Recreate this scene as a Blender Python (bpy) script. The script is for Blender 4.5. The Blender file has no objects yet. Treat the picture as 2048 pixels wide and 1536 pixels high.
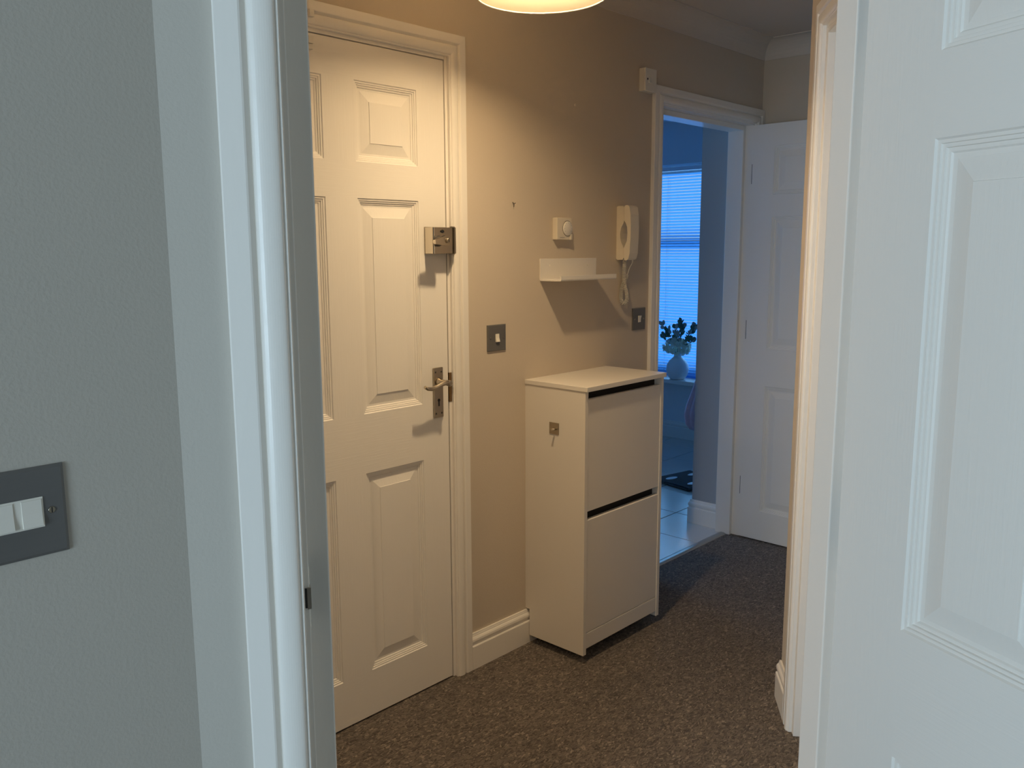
import bpy, bmesh, math, random
from mathutils import Vector, Matrix
random.seed(7)
scene = bpy.context.scene
COL = scene.collection
PI = math.pi
rad = math.radians

# ------------------------------------------------------------------ camera
CAM = Vector((1.9967, 0.0, 1.4246))
FPX = 1715.34
yaw, pitch, roll = rad(43.1353), rad(8.948), rad(-0.2515)
h = Vector((-math.sin(yaw), math.cos(yaw), 0)); r = Vector((math.cos(yaw), math.sin(yaw), 0)); u = Vector((0, 0, 1))
fw = h * math.cos(pitch) - u * math.sin(pitch)
up = h * math.sin(pitch) + u * math.cos(pitch)
r2 = r * math.cos(roll) + up * math.sin(roll)
u2 = -r * math.sin(roll) + up * math.cos(roll)
cd = bpy.data.cameras.new('camera'); cam = bpy.data.objects.new('camera', cd); COL.objects.link(cam)
cd.sensor_width = 36.0; cd.lens = 36.0 * FPX / 2048.0; cd.clip_start = 0.02
m = Matrix((r2, u2, -fw)).transposed().to_4x4(); m.translation = CAM
cam.matrix_world = m
scene.camera = cam

# ------------------------------------------------------------------ view and world
vs = scene.view_settings
scene.display_settings.display_device = 'sRGB'
vs.view_transform = 'Standard'; vs.look = 'None'; vs.gamma = 1.0; vs.use_curve_mapping = False
vs.exposure = 0.0
scene.cycles.use_denoising = True
scene.cycles.max_bounces = 10
scene.cycles.diffuse_bounces = 7
scene.cycles.transmission_bounces = 8
scene.cycles.sample_clamp_indirect = 6.0
scene.cycles.caustics_reflective = False
scene.cycles.caustics_refractive = False
W = bpy.data.worlds.new('sky'); scene.world = W; W.use_nodes = True
wn = W.node_tree.nodes; wl = W.node_tree.links
bg = wn['Background']; bg.inputs['Color'].default_value = (0.42, 0.66, 1.0, 1); bg.inputs['Strength'].default_value = 0.9


def area(name, loc, rot, sx, sy, power, color):
    d = bpy.data.lights.new(name, 'AREA'); d.shape = 'RECTANGLE'; d.size = sx; d.size_y = sy
    d.energy = power; d.color = color
    o = bpy.data.objects.new(name, d); COL.objects.link(o); o.location = loc; o.rotation_euler = rot
    return o


# daylight entering through the two windows (lights stand just outside each window opening)
ROOM_WIN = dict(x0=1.75, x1=3.05, z0=0.35, z1=2.08, y=-2.6)
area('room_window_daylight', (2.40, -2.98, 1.2), (rad(90), 0, 0), 1.28, 1.7, 120.0, (0.71, 0.87, 1.0))
area('bathroom_window_daylight', (-1.62, 6.02, 1.25), (rad(-90), 0, 0), 1.30, 1.90, 25.0, (0.20, 0.56, 1.0))
# unseen fill light added to brighten the hall, beyond the left frame edge
area("hall_fill_light", (0.50, -0.35, 2.28), (0, 0, 0), 0.36, 0.36, 9.5, (1.0, 0.76, 0.50))
area('bathroom_fill_light', (-2.52, 3.75, 1.35), (0, rad(-90), 0), 1.15, 1.05, 22.0, (0.13, 0.45, 1.0))  # unseen blue fill added to brighten the bathroom
BULB = Vector((0.475, 1.742, 2.137))
BULB_STRENGTH = 285.0
BULB_COL = (1.0, 0.71, 0.38)

sl = bpy.data.lights.new('pendant_fill_spot', 'SPOT'); sl.energy = 38.0; sl.color = (1.0, 0.73, 0.42); sl.spot_size = rad(136); sl.spot_blend = 1.0; sl.shadow_soft_size = 0.024
so = bpy.data.objects.new('pendant_fill_spot', sl); COL.objects.link(so); so.location = BULB - Vector((0, 0, 0.031))   # spot added below the bulb to brighten the lower hall

# ------------------------------------------------------------------ materials
MATS = {}


def mat(name, color, rough=0.5, metal=0.0, spec=0.5, var=0.0, vscale=4.0, bump=0.0, bscale=200.0, stretch=(1, 1, 1),
        trans=0.0, coat=0.0, grain=None):
    """procedural principled material with gentle colour variation and fine relief"""
    mt = bpy.data.materials.new(name); mt.use_nodes = True
    nt = mt.node_tree; N = nt.nodes; L = nt.links
    b = N['Principled BSDF']
    b.inputs['Base Color'].default_value = (*color, 1); b.inputs['Roughness'].default_value = rough
    b.inputs['Metallic'].default_value = metal; b.inputs['Specular IOR Level'].default_value = spec
    if coat: b.inputs['Coat Weight'].default_value = coat
    tc = N.new('ShaderNodeTexCoord'); mp = N.new('ShaderNodeMapping'); mp.inputs['Scale'].default_value = stretch
    L.new(tc.outputs['Object'], mp.inputs['Vector'])
    nz = N.new('ShaderNodeTexNoise'); nz.inputs['Scale'].default_value = vscale; nz.inputs['Detail'].default_value = 4
    L.new(mp.outputs[0], nz.inputs['Vector'])
    mx = N.new('ShaderNodeMix'); mx.data_type = 'RGBA'
    mx.inputs['A'].default_value = (*[c * (1 - var) for c in color], 1)
    mx.inputs['B'].default_value = (*[min(1, c * (1 + var)) for c in color], 1)
    L.new(nz.outputs['Fac'], mx.inputs['Factor']); L.new(mx.outputs['Result'], b.inputs['Base Color'])
    if bump:
        n2 = N.new('ShaderNodeTexNoise'); n2.inputs['Scale'].default_value = bscale; n2.inputs['Detail'].default_value = 3
        L.new(mp.outputs[0], n2.inputs['Vector'])
        bp = N.new('ShaderNodeBump'); bp.inputs['Strength'].default_value = 1.0; bp.inputs['Distance'].default_value = bump
        L.new(n2.outputs['Fac'], bp.inputs['Height']); L.new(bp.outputs[0], b.inputs['Normal'])
    if trans:
        t = N.new('ShaderNodeBsdfTranslucent'); ms = N.new('ShaderNodeMixShader')
        L.new(mx.outputs['Result'], t.inputs['Color'])
        ms.inputs[0].default_value = trans
        L.new(b.outputs[0], ms.inputs[1]); L.new(t.outputs[0], ms.inputs[2])
        L.new(ms.outputs[0], N['Material Output'].inputs['Surface'])
    MATS[name] = mt
    return mt


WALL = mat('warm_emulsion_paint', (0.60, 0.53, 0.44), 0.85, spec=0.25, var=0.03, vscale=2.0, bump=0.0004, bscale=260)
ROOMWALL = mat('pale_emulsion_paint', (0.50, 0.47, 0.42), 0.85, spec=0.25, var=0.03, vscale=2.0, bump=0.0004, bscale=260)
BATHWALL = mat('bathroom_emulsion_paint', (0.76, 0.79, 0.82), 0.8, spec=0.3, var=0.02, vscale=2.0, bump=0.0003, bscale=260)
CORNERWALL = mat('bathroom_emulsion_paint_shaded', (0.40, 0.41, 0.42), 0.8, spec=0.3, var=0.02, vscale=2.0, bump=0.0003, bscale=260)  # bathroom paint darkened for the corner, shade put into the colour
CEIL = mat('ceiling_paint', (0.66, 0.61, 0.55), 0.9, spec=0.2, var=0.02, vscale=2.0, bump=0.0004, bscale=200)
GLOSS = mat('white_gloss_paint', (0.84, 0.81, 0.76), 0.32, spec=0.5, var=0.015, vscale=3.0, bump=0.0003, bscale=90, stretch=(1, 1, 0.35))
GRAIN_V = mat('white_door_paint_vertical_grain', (0.84, 0.81, 0.76), 0.42, spec=0.45, var=0.01, vscale=3.0, bump=0.00028, bscale=230, stretch=(1, 1, 0.04))
GRAIN_H = mat('white_door_paint_horizontal_grain', (0.84, 0.81, 0.76), 0.42, spec=0.45, var=0.01, vscale=3.0, bump=0.00030, bscale=230, stretch=(0.04, 1, 1))
LAMIN = mat('white_laminate', (0.74, 0.70, 0.64), 0.38, spec=0.45, var=0.01, vscale=2.0, bump=0.0001, bscale=300)
DARK = mat('interior_shade', (0.03, 0.027, 0.024), 0.8, spec=0.2, var=0.1)  # near-black, stands in for shade inside the cabinet
WPLAST = mat('white_plastic', (0.78, 0.75, 0.68), 0.35, spec=0.5, var=0.01)
CREAM = mat('cream_plastic', (0.72, 0.66, 0.55), 0.38, spec=0.5, var=0.02)
ACRYL = mat('white_acrylic', (0.82, 0.79, 0.74), 0.25, spec=0.5, var=0.01, trans=0.04)
GREYPL = mat('brushed_grey_metal', (0.16, 0.158, 0.155), 0.40, metal=0.35, spec=0.5, var=0.06, vscale=30, stretch=(0.1, 1, 4))
NICKEL = mat('satin_nickel', (0.50, 0.44, 0.35), 0.28, metal=1.0, var=0.06, vscale=20)
CHROME = mat('polished_chrome', (0.72, 0.66, 0.56), 0.16, metal=1.0, var=0.03, vscale=20)
STEEL = mat('dark_steel', (0.10, 0.095, 0.09), 0.4, metal=0.8, var=0.05)
BLACK = mat('black_plastic', (0.015, 0.015, 0.017), 0.35, spec=0.5, var=0.05)
BRASS = mat('tarnished_brass', (0.30, 0.19, 0.09), 0.4, metal=0.9, var=0.1, vscale=60)
CORD = mat('pale_cord', (0.70, 0.67, 0.60), 0.45, spec=0.4, var=0.01)
GROUT = mat('grey_grout', (0.10, 0.105, 0.11), 0.8, spec=0.2, var=0.1, vscale=40)
TILE = mat('pale_ceramic_tile', (0.62, 0.60, 0.56), 0.22, spec=0.55, var=0.05, vscale=5, bump=0.0002, bscale=30)
STRIPM = mat('threshold_metal', (0.42, 0.40, 0.37), 0.35, metal=0.7, var=0.04, vscale=20)
SLAT = mat('blue_blind_slat', (0.24, 0.56, 0.95), 0.45, spec=0.4, var=0.03, trans=0.88)
CERAM = mat('white_ceramic', (0.86, 0.87, 0.90), 0.3, spec=0.5, var=0.01)
PETAL = mat('cream_petal', (0.92, 0.93, 0.82), 0.6, spec=0.3, var=0.04, vscale=40, trans=0.5)
LEAF = mat('eucalyptus_leaf', (0.10, 0.22, 0.17), 0.5, spec=0.4, var=0.25, vscale=30)
LEAF2 = mat('pale_eucalyptus_leaf', (0.36, 0.46, 0.50), 0.5, spec=0.4, var=0.2, vscale=30)
STEM = mat('brown_stem', (0.05, 0.05, 0.035), 0.6, var=0.1)
TOWEL = mat('mauve_towelling', (0.52, 0.38, 0.46), 0.95, spec=0.1, var=0.15, vscale=25, bump=0.002, bscale=350)
GLASSBLK = mat('black_glass', (0.01, 0.011, 0.013), 0.06, spec=0.6, var=0.02)
PADM = mat('white_foot_pad', (0.72, 0.76, 0.80), 0.3, spec=0.5, var=0.02)
OUTSIDE = mat('dim_landing_paint', (0.3, 0.28, 0.25), 0.9, var=0.02)
TAPE = mat('pale_curtain_cloth', (0.45, 0.45, 0.45), 0.9, var=0.05, vscale=20, bump=0.001, bscale=300)

# twisted-pile carpet: flecks of brown, taupe and near-black
cp = bpy.data.materials.new('brown_flecked_carpet'); cp.use_nodes = True
N = cp.node_tree.nodes; L = cp.node_tree.links; b = N['Principled BSDF']
b.inputs['Roughness'].default_value = 0.95; b.inputs['Specular IOR Level'].default_value = 0.12
b.inputs['Sheen Weight'].default_value = 0.15
tc = N.new('ShaderNodeTexCoord')
mp = N.new('ShaderNodeMapping'); mp.inputs['Scale'].default_value = (1.0, 0.55, 1.0); mp.inputs['Rotation'].default_value = (0, 0, rad(50))
L.new(tc.outputs['Object'], mp.inputs['Vector'])
dn = N.new('ShaderNodeTexNoise'); dn.inputs['Scale'].default_value = 60; L.new(mp.outputs[0], dn.inputs['Vector'])
ad = N.new('ShaderNodeMix'); ad.data_type = 'RGBA'; ad.blend_type = 'LINEAR_LIGHT'; ad.inputs['Factor'].default_value = 0.012
L.new(mp.outputs[0], ad.inputs['A']); L.new(dn.outputs['Color'], ad.inputs['B'])
v1 = N.new('ShaderNodeTexVoronoi'); v1.inputs['Scale'].default_value = 205; L.new(ad.outputs['Result'], v1.inputs['Vector'])
sep = N.new('ShaderNodeSeparateColor'); L.new(v1.outputs['Color'], sep.inputs[0])
rp = N.new('ShaderNodeValToRGB'); L.new(sep.outputs[0], rp.inputs[0])
rp.color_ramp.elements[0].position = 0.0; rp.color_ramp.elements[0].color = (0.060, 0.050, 0.042, 1)
rp.color_ramp.elements[1].position = 1.0; rp.color_ramp.elements[1].color = (0.30, 0.25, 0.20, 1)
for p_, c_ in ((0.25, (0.100, 0.082, 0.068, 1)), (0.55, (0.138, 0.113, 0.094, 1)), (0.88, (0.18, 0.149, 0.124, 1))):
    e = rp.color_ramp.elements.new(p_); e.color = c_
n3 = N.new('ShaderNodeTexNoise'); n3.inputs['Scale'].default_value = 3.0; L.new(tc.outputs['Object'], n3.inputs['Vector'])
mr = N.new('ShaderNodeMapRange'); mr.inputs['To Min'].default_value = 0.82; mr.inputs['To Max'].default_value = 1.14
L.new(n3.outputs['Fac'], mr.inputs['Value'])
mm = N.new('ShaderNodeMix'); mm.data_type = 'RGBA'; mm.blend_type = 'MULTIPLY'; mm.inputs['Factor'].default_value = 1
L.new(rp.outputs[0], mm.inputs['A']); L.new(mr.outputs[0], mm.inputs['B']); L.new(mm.outputs['Result'], b.inputs['Base Color'])
bn = N.new('ShaderNodeTexNoise'); bn.inputs['Scale'].default_value = 230; bn.inputs['Detail'].default_value = 4
L.new(mp.outputs[0], bn.inputs['Vector'])
bp = N.new('ShaderNodeBump'); bp.inputs['Distance'].default_value = 0.006; bp.inputs['Strength'].default_value = 1.0
L.new(bn.outputs['Fac'], bp.inputs['Height']); L.new(bp.outputs[0], b.inputs['Normal'])
CARPET = cp

# fabric lampshade: fairly opaque off-white cloth, a little light passes through
SHADE = mat('cream_shade_fabric', (0.90, 0.83, 0.72), 0.9, spec=0.1, var=0.02, vscale=60, bump=0.0003, bscale=900, trans=0.72)
em = bpy.data.materials.new('warm_bulb_glow'); em.use_nodes = True
N = em.node_tree.nodes; L = em.node_tree.links; N.remove(N['Principled BSDF'])
e_ = N.new('ShaderNodeEmission'); e_.inputs['Color'].default_value = (*BULB_COL, 1); e_.inputs['Strength'].default_value = BULB_STRENGTH
L.new(e_.outputs[0], N['Material Output'].inputs['Surface']); BULBM = em

gl = bpy.data.materials.new('window_glass'); gl.use_nodes = True
N = gl.node_tree.nodes; L = gl.node_tree.links; N.remove(N['Principled BSDF'])
tr_ = N.new('ShaderNodeBsdfTransparent'); tr_.inputs[0].default_value = (0.93, 0.96, 0.97, 1)
gs_ = N.new('ShaderNodeBsdfGlossy'); gs_.inputs['Roughness'].default_value = 0.02
fr_ = N.new('ShaderNodeFresnel'); fr_.inputs[0].default_value = 1.45; mx_ = N.new('ShaderNodeMixShader')
L.new(fr_.outputs[0], mx_.inputs[0]); L.new(tr_.outputs[0], mx_.inputs[1]); L.new(gs_.outputs[0], mx_.inputs[2])
L.new(mx_.outputs[0], N['Material Output'].inputs['Surface'])
GLASS = gl


# ------------------------------------------------------------------ helpers
class MB:
    """collects geometry for ONE mesh object"""
    def __init__(s): s.bm = bmesh.new()

    def faces(s, vs, fs, mi=0, smooth=False):
        V = [s.bm.verts.new(v) for v in vs]
        for f in fs:
            try:
                fc = s.bm.faces.new([V[i] for i in f]); fc.material_index = mi; fc.smooth = smooth
            except ValueError: pass
        return s

    def box(s, x0, x1, y0, y1, z0, z1, mi=0):
        v = [(x0, y0, z0), (x1, y0, z0), (x1, y1, z0), (x0, y1, z0), (x0, y0, z1), (x1, y0, z1), (x1, y1, z1), (x0, y1, z1)]
        f = [(0, 3, 2, 1), (4, 5, 6, 7), (0, 1, 5, 4), (1, 2, 6, 5), (2, 3, 7, 6), (3, 0, 4, 7)]
        return s.faces(v, f, mi)

    def prism(s, poly, axis, a0, a1, mi=0, smooth=False):
        """poly: 2D points; axis 'x': (y,z), 'y': (x,z), 'z': (x,y)"""
        def P(p, a): return {'x': (a, p[0], p[1]), 'y': (p[0], a, p[1]), 'z': (p[0], p[1], a)}[axis]
        n = len(poly)
        v = [P(p, a0) for p in poly] + [P(p, a1) for p in poly]
        f = [(i, (i + 1) % n, n + (i + 1) % n, n + i) for i in range(n)]
        s.faces(v, f, mi, smooth); s.faces([P(p, a0) for p in poly], [tuple(range(n))], mi); s.faces([P(p, a1) for p in poly], [tuple(range(n))], mi)
        return s

    def tube(s, pts, rr, n=8, mi=0, caps=True, closed=False):
        pts = [Vector(p) for p in pts]; rings = []; prev = None
        if not isinstance(rr, (list, tuple)): rr = [rr] * len(pts)
        for i, p in enumerate(pts):
            t = (pts[min(i + 1, len(pts) - 1)] - pts[max(i - 1, 0)]).normalized()
            if prev is None:
                a = Vector((0, 0, 1)) if abs(t.z) < 0.9 else Vector((1, 0, 0))
                nrm = t.cross(a).normalized()
            else:
                nrm = (prev - t * prev.dot(t)).normalized()
            prev = nrm; bn_ = t.cross(nrm)
            rings.append([s.bm.verts.new(p + (nrm * math.cos(2 * PI * k / n) + bn_ * math.sin(2 * PI * k / n)) * rr[i]) for k in range(n)])
        for i in range(len(rings) - 1):
            for k in range(n):
                fc = s.bm.faces.new([rings[i][k], rings[i][(k + 1) % n], rings[i + 1][(k + 1) % n], rings[i + 1][k]])
                fc.smooth = True; fc.material_index = mi
        if caps:
            for rg in (rings[0], rings[-1]):
                fc = s.bm.faces.new(rg); fc.material_index = mi
        return s

    def lathe(s, prof, c=(0, 0, 0), n=32, axis='z', mi=0, smooth=True, capends=True):
        """prof: (radius, height) along the axis"""
        rings = []
        for (rr, hh) in prof:
            ring = []
            for k in range(n):
                a = 2 * PI * k / n; ca, sa = rr * math.cos(a), rr * math.sin(a)
                if axis == 'z': p = (c[0] + ca, c[1] + sa, c[2] + hh)
                elif axis == 'y': p = (c[0] + ca, c[1] + hh, c[2] + sa)
                else: p = (c[0] + hh, c[1] + ca, c[2] + sa)
                ring.append(s.bm.verts.new(p))
            rings.append(ring)
        for i in range(len(rings) - 1):
            for k in range(n):
                fc = s.bm.faces.new([rings[i][k], rings[i][(k + 1) % n], rings[i + 1][(k + 1) % n], rings[i + 1][k]])
                fc.smooth = smooth; fc.material_index = mi
        if capends:
            for rg in (rings[0], rings[-1]):
                fc = s.bm.faces.new(rg); fc.material_index = mi
        return s

    def build(s, name, mats, parent=None, bevel=0.0, seg=2, smooth_angle=None, recalc=True):
        if recalc: bmesh.ops.recalc_face_normals(s.bm, faces=s.bm.faces[:])
        me = bpy.data.meshes.new(name); s.bm.to_mesh(me); s.bm.free()
        o = bpy.data.objects.new(name, me); COL.objects.link(o)
        for mt in (mats if isinstance(mats, (list, tuple)) else [mats]): me.materials.append(mt)
        if parent is not None: o.parent = parent
        if bevel:
            bv = o.modifiers.new('bevel', 'BEVEL'); bv.width = bevel; bv.segments = seg; bv.limit_method = 'ANGLE'; bv.angle_limit = rad(35)
            bv.harden_normals = False
        return o


def tag(o, label=None, cat=None, group=None, kind=None):
    if label: o['label'] = label
    if cat: o['category'] = cat
    if group: o['group'] = group
    if kind: o['kind'] = kind
    return o


def empty(name, loc, rotz=0.0, label=None, cat=None, kind=None, group=None):
    o = bpy.data.objects.new(name, None); COL.objects.link(o); o.location = loc; o.rotation_euler = (0, 0, rotz)
    o.empty_display_size = 0.05
    return tag(o, label, cat, group, kind)


# local wall frame used everywhere: x = right along the wall, y = into the wall, z = up (viewer looks along +y)
A_HALL = rad(90)                              # hall wall X = 0 seen from the hall
CW = Vector((1.1167, 0.416, 0))               # corner between the room wall and the slanting doorway wall
T = Vector((0.469, 0.883, 0)).normalized()    # along the slanting doorway wall
A_NEAR = math.atan2(T.y, T.x)
Q0 = Vector((0.948, 2.343, 0)); A_FAR = rad(-54.95)   # lobby's second slanting wall
ZC = 2.365


def wall(name, origin, ang, length, height, thick, mtl, openings=(), label=None, y0=0.0, z0=0.0, start=0.0):
    """one wall slab with openings (x0, x1, z0, z1)"""
    e = MB(); xs = sorted({start, length} | {v for op in openings for v in op[:2]})
    for a, c in zip(xs[:-1], xs[1:]):
        holes = sorted([(op[2], op[3]) for op in openings if op[0] <= a + 1e-6 and op[1] >= c - 1e-6])
        z = z0
        for (h0, h1) in holes:
            if h0 > z + 1e-6: e.box(a, c, y0, y0 + thick, z, h0)
            z = h1
        if z < height: e.box(a, c, y0, y0 + thick, z, height)
    o = e.build(name, mtl); o.location = origin; o.rotation_euler = (0, 0, ang)
    return tag(o, label, kind='structure')


ARCH = [(0.0, 0.0), (0.0, 0.0085), (0.0015, 0.0105), (0.0045, 0.0105)] + [
    (0.0190 - 0.0139 * math.cos(PI * k / 16), 0.0112 + 0.0066 * math.sin(PI * k / 16) ** 0.85) for k in range(1, 16)] + [
    (0.0330, 0.0100), (0.0338, 0.0096), (0.0395, 0.0165), (0.0415, 0.0172), (0.0645, 0.0160), (0.0660, 0.0140), (0.0660, 0.0)]
SKIRT = [(0.0, 0.0), (0.0165, 0.0), (0.0165, 0.081), (0.0145, 0.084), (0.0115, 0.0845), (0.0118, 0.089), (0.0142, 0.094), (0.0152, 0.100),
         (0.0142, 0.107), (0.0112, 0.112), (0.0085, 0.1145), (0.0082, 0.1175), (0.0068, 0.121), (0.0060, 0.125), (0.0, 0.125)]


def arch_leg(x, sgn, z1, name, parent, z0=0.0, mtl=None, xlim=None):
    e = MB(); n = len(ARCH)
    v = []
    for top in (0, 1):
        for (w, t) in ARCH:
            ww = w if xlim is None else min(w, xlim)
            v.append((x + sgn * ww, -t, (z1 + ww) if top else z0))
    e.faces(v, [(i, (i + 1) % n, n + (i + 1) % n, n + i) for i in range(n)]); e.faces(v[:n], [tuple(range(n))]); e.faces(v[n:], [tuple(range(n))])
    o = e.build(name, mtl or GLOSS, parent); return o


def arch_head(x0, x1, z, name, parent, xlim=None):
    e = MB(); n = len(ARCH); v = []
    for side, x in ((-1, x0), (1, x1)):
        for (w, t) in ARCH:
            ww = w if (xlim is None or side < 0) else min(w, xlim)
            v.append((x + side * ww, -t, z + w))
    e.faces(v, [(i, (i + 1) % n, n + (i + 1) % n, n + i) for i in range(n)]); e.faces(v[:n], [tuple(range(n))]); e.faces(v[n:], [tuple(range(n))])
    return e.build(name, GLOSS, parent)


def door_frame(name, origin, ang, w, hgt, depth, door_side, label, gap=0.010, stop=0.022, rebate=0.041, arch_r_lim=None, back_arch=True, leaf_th=None):
    """lining (two jambs and a head), stops and mitred architraves. w = clear width between linings.
       door_side 'front': rebate on the viewer's side, 'back': rebate on the far side"""
    f = empty(name, origin, ang, label, kind='structure')
    lt = 0.028
    for x0, x1 in ((-lt, 0.0), (w, w + lt)):
        e = MB(); e.box(x0, x1, 0, depth, 0, hgt + lt); e.build('jamb', GLOSS, f, bevel=0.0015)
    e = MB(); e.box(0, w, 0, depth, hgt, hgt + lt); e.build('jamb_head', GLOSS, f, bevel=0.0015)
    s0, s1 = (rebate, depth) if door_side == 'front' else (0.0, depth - rebate)
    for x0, x1 in ((0, stop), (w - stop, w)):
        e = MB(); e.box(x0, x1, s0, s1, 0, hgt); e.build('door_stop', GLOSS, f, bevel=0.002)
    e = MB(); e.box(stop, w - stop, s0, s1, hgt - stop, hgt); e.build('door_stop', GLOSS, f, bevel=0.002)
    arch_leg(-gap, -1, hgt + gap, 'architrave', f)
    arch_leg(w + gap, 1, hgt + gap, 'architrave', f, xlim=arch_r_lim)
    arch_head(-gap, w + gap, hgt + gap, 'architrave', f, xlim=arch_r_lim)
    return f


PR = [(0.0, 0.0), (0.0022, 0.0028), (0.0062, 0.0030), (0.0070, 0.0052), (0.0112, 0.0056), (0.0120, 0.0082), (0.0165, 0.0088), (0.0185, 0.0112), (0.0245, 0.0114),
      (0.0530, 0.0052), (0.0535, 0.0036)]
ZP = [(0.145, 0.765), (0.943, 1.562), (1.662, 1.881)]   # panel bounds measured from the door bottom
DH = 1.980


def six_panel_door(name, origin, ang, w, th, label, stile=0.108, mull=0.107, kind='structure', cut=0.0):
    d = empty(name, origin, ang, label, kind=kind)
    pw = (w - 2 * stile - mull) / 2
    px = [(stile, stile + pw), (stile + pw + mull, w - stile)]
    xc = [0, px[0][0], px[0][1], px[1][0], px[1][1], w]
    zc = [cut, ZP[0][0], ZP[0][1], ZP[1][0], ZP[1][1], ZP[2][0], ZP[2][1], DH]
    e = MB()
    for i in range(5):
        for j in range(7):
            if i in (1, 3) and j in (1, 3, 5): continue
            mi = 0 if i in (0, 4) or j in (1, 3, 5) else 1
            for y in ((0, th)):
                e.faces([(xc[i], y, zc[j]), (xc[i + 1], y, zc[j]), (xc[i + 1], y, zc[j + 1]), (xc[i], y, zc[j + 1])], [(0, 1, 2, 3)] if y == 0 else [(3, 2, 1, 0)], mi)
    e.faces([(0, 0, cut), (0, th, cut), (0, th, DH), (0, 0, DH)], [(3, 2, 1, 0)]); e.faces([(w, 0, cut), (w, th, cut), (w, th, DH), (w, 0, DH)], [(0, 1, 2, 3)])
    e.faces([(0, 0, cut), (w, 0, cut), (w, th, cut), (0, th, cut)], [(3, 2, 1, 0)]); e.faces([(0, 0, DH), (w, 0, DH), (w, th, DH), (0, th, DH)], [(0, 1, 2, 3)])
    bmesh.ops.remove_doubles(e.bm, verts=e.bm.verts[:], dist=1e-5)
    e.build('door_leaf', [GRAIN_V, GRAIN_H], d, recalc=False)
    for (x0, x1) in px:
        for (z0, z1) in ZP:
            q = MB()
            for face in (0, 1):
                rings = []
                for (ins, dep) in PR:
                    y = dep if face == 0 else th - dep
                    rings.append([q.bm.verts.new(v) for v in ((x0 + ins, y, z0 + ins), (x1 - ins, y, z0 + ins), (x1 - ins, y, z1 - ins), (x0 + ins, y, z1 - ins))])
                for k in range(len(rings) - 1):
                    for c in range(4):
                        a = [rings[k][c], rings[k][(c + 1) % 4], rings[k + 1][(c + 1) % 4], rings[k + 1][c]]
                        q.bm.faces.new(a if face == 0 else a[::-1])
                q.bm.faces.new(rings[-1] if face == 0 else rings[-1][::-1])
            q.build('panel', GRAIN_V, d, recalc=False)
    return d


def sweep_skirt(name, p0, p1, out, label, m0=0.0, m1=0.0, parent=None, prof=SKIRT, mtl=None):
    """skirting between two floor points; out = unit vector out of the wall; m0/m1 shift the ends per unit thickness (mitres)"""
    p0 = Vector((p0[0], p0[1], 0)); p1 = Vector((p1[0], p1[1], 0)); out = Vector((out[0], out[1], 0)).normalized(); d = (p1 - p0).normalized()
    n = len(prof); v = []
    for (p, sg, mm_) in ((p0, -1, m0), (p1, 1, m1)):
        for (t, z) in prof: v.append(p + out * t + d * sg * mm_ * t + Vector((0, 0, z)))
    e = MB(); e.faces(v, [(i, (i + 1) % n, n + (i + 1) % n, n + i) for i in range(n)]); e.faces(v[:n], [tuple(range(n))]); e.faces(v[n:], [tuple(range(n))])
    o = e.build(name, mtl or GLOSS, parent)
    return tag(o, label, kind='structure')


CC = 0.077
COVE = [(0.0, -CC - 0.004), (0.004, -CC - 0.004), (0.004, -CC)] + [(CC - (CC - 0.004) * math.cos(a * PI / 16), -CC + (CC - 0.004) * math.sin(a * PI / 16)) for a in range(0, 9)][0:9] + [(CC + 0.004, -0.004), (CC + 0.004, 0.0), (0.0, 0.0)]


def cove(name, p0, p1, out, label, m0=0, m1=0):
    o = sweep_skirt(name, p0, p1, out, label, m0, m1, prof=COVE, mtl=CEIL); o.location.z = ZC
    return o


# ------------------------------------------------------------------ the shell
e = MB(); e.box(-0.062, 4.6, -2.6, 3.862, -0.05, 0.0)
fl = e.build('floor', CARPET); tag(fl, 'dark brown flecked carpet running through hall and near room', kind='structure')

# hall wall with the front door and the bathroom doorway (wall face X = 0)
FD0, FD1 = 1.0575, 1.8375      # clear width between the front-door linings
BD0, BD1 = 3.020, 3.788        # clear width of the bathroom doorway
OPZ = 1.989
wall('wall_left', (0, 0, 0), A_HALL, 3.862, ZC, 0.12, WALL,
     [(FD0 - 0.028, FD1 + 0.028, 0, OPZ + 0.028), (BD0 - 0.028, BD1 + 0.028, 0, OPZ + 0.028)], 'beige hall wall behind the white cabinet', start=-0.9)
wall('wall_back', (-0.12, 3.862, 0), 0, 1.12, ZC, 0.1, WALL, [], 'shaded beige wall behind the open bathroom door')
wall('wall_right', (0.878, 3.862, 0), rad(-90), 1.390, ZC, 0.1, WALL, [], 'beige hall wall beyond the slanting corner')
wall('wall_hall_end', (1.02, -0.9, 0), rad(180), 1.14, ZC, 0.1, WALL, [], 'beige wall closing the hall on the left')
# lobby's slanting wall with its own doorway; opening from 0.095 to 0.865 measured from the far architrave's outer edge
wall('wall_slanting', Q0, A_FAR, 1.03, ZC, 0.1, WALL, [(0.076 - 0.028 + 0.0, 0.076 + 0.768 + 0.028, 0, OPZ + 0.028)], 'narrow slanting wall beside the lobby door', start=-0.140)
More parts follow.
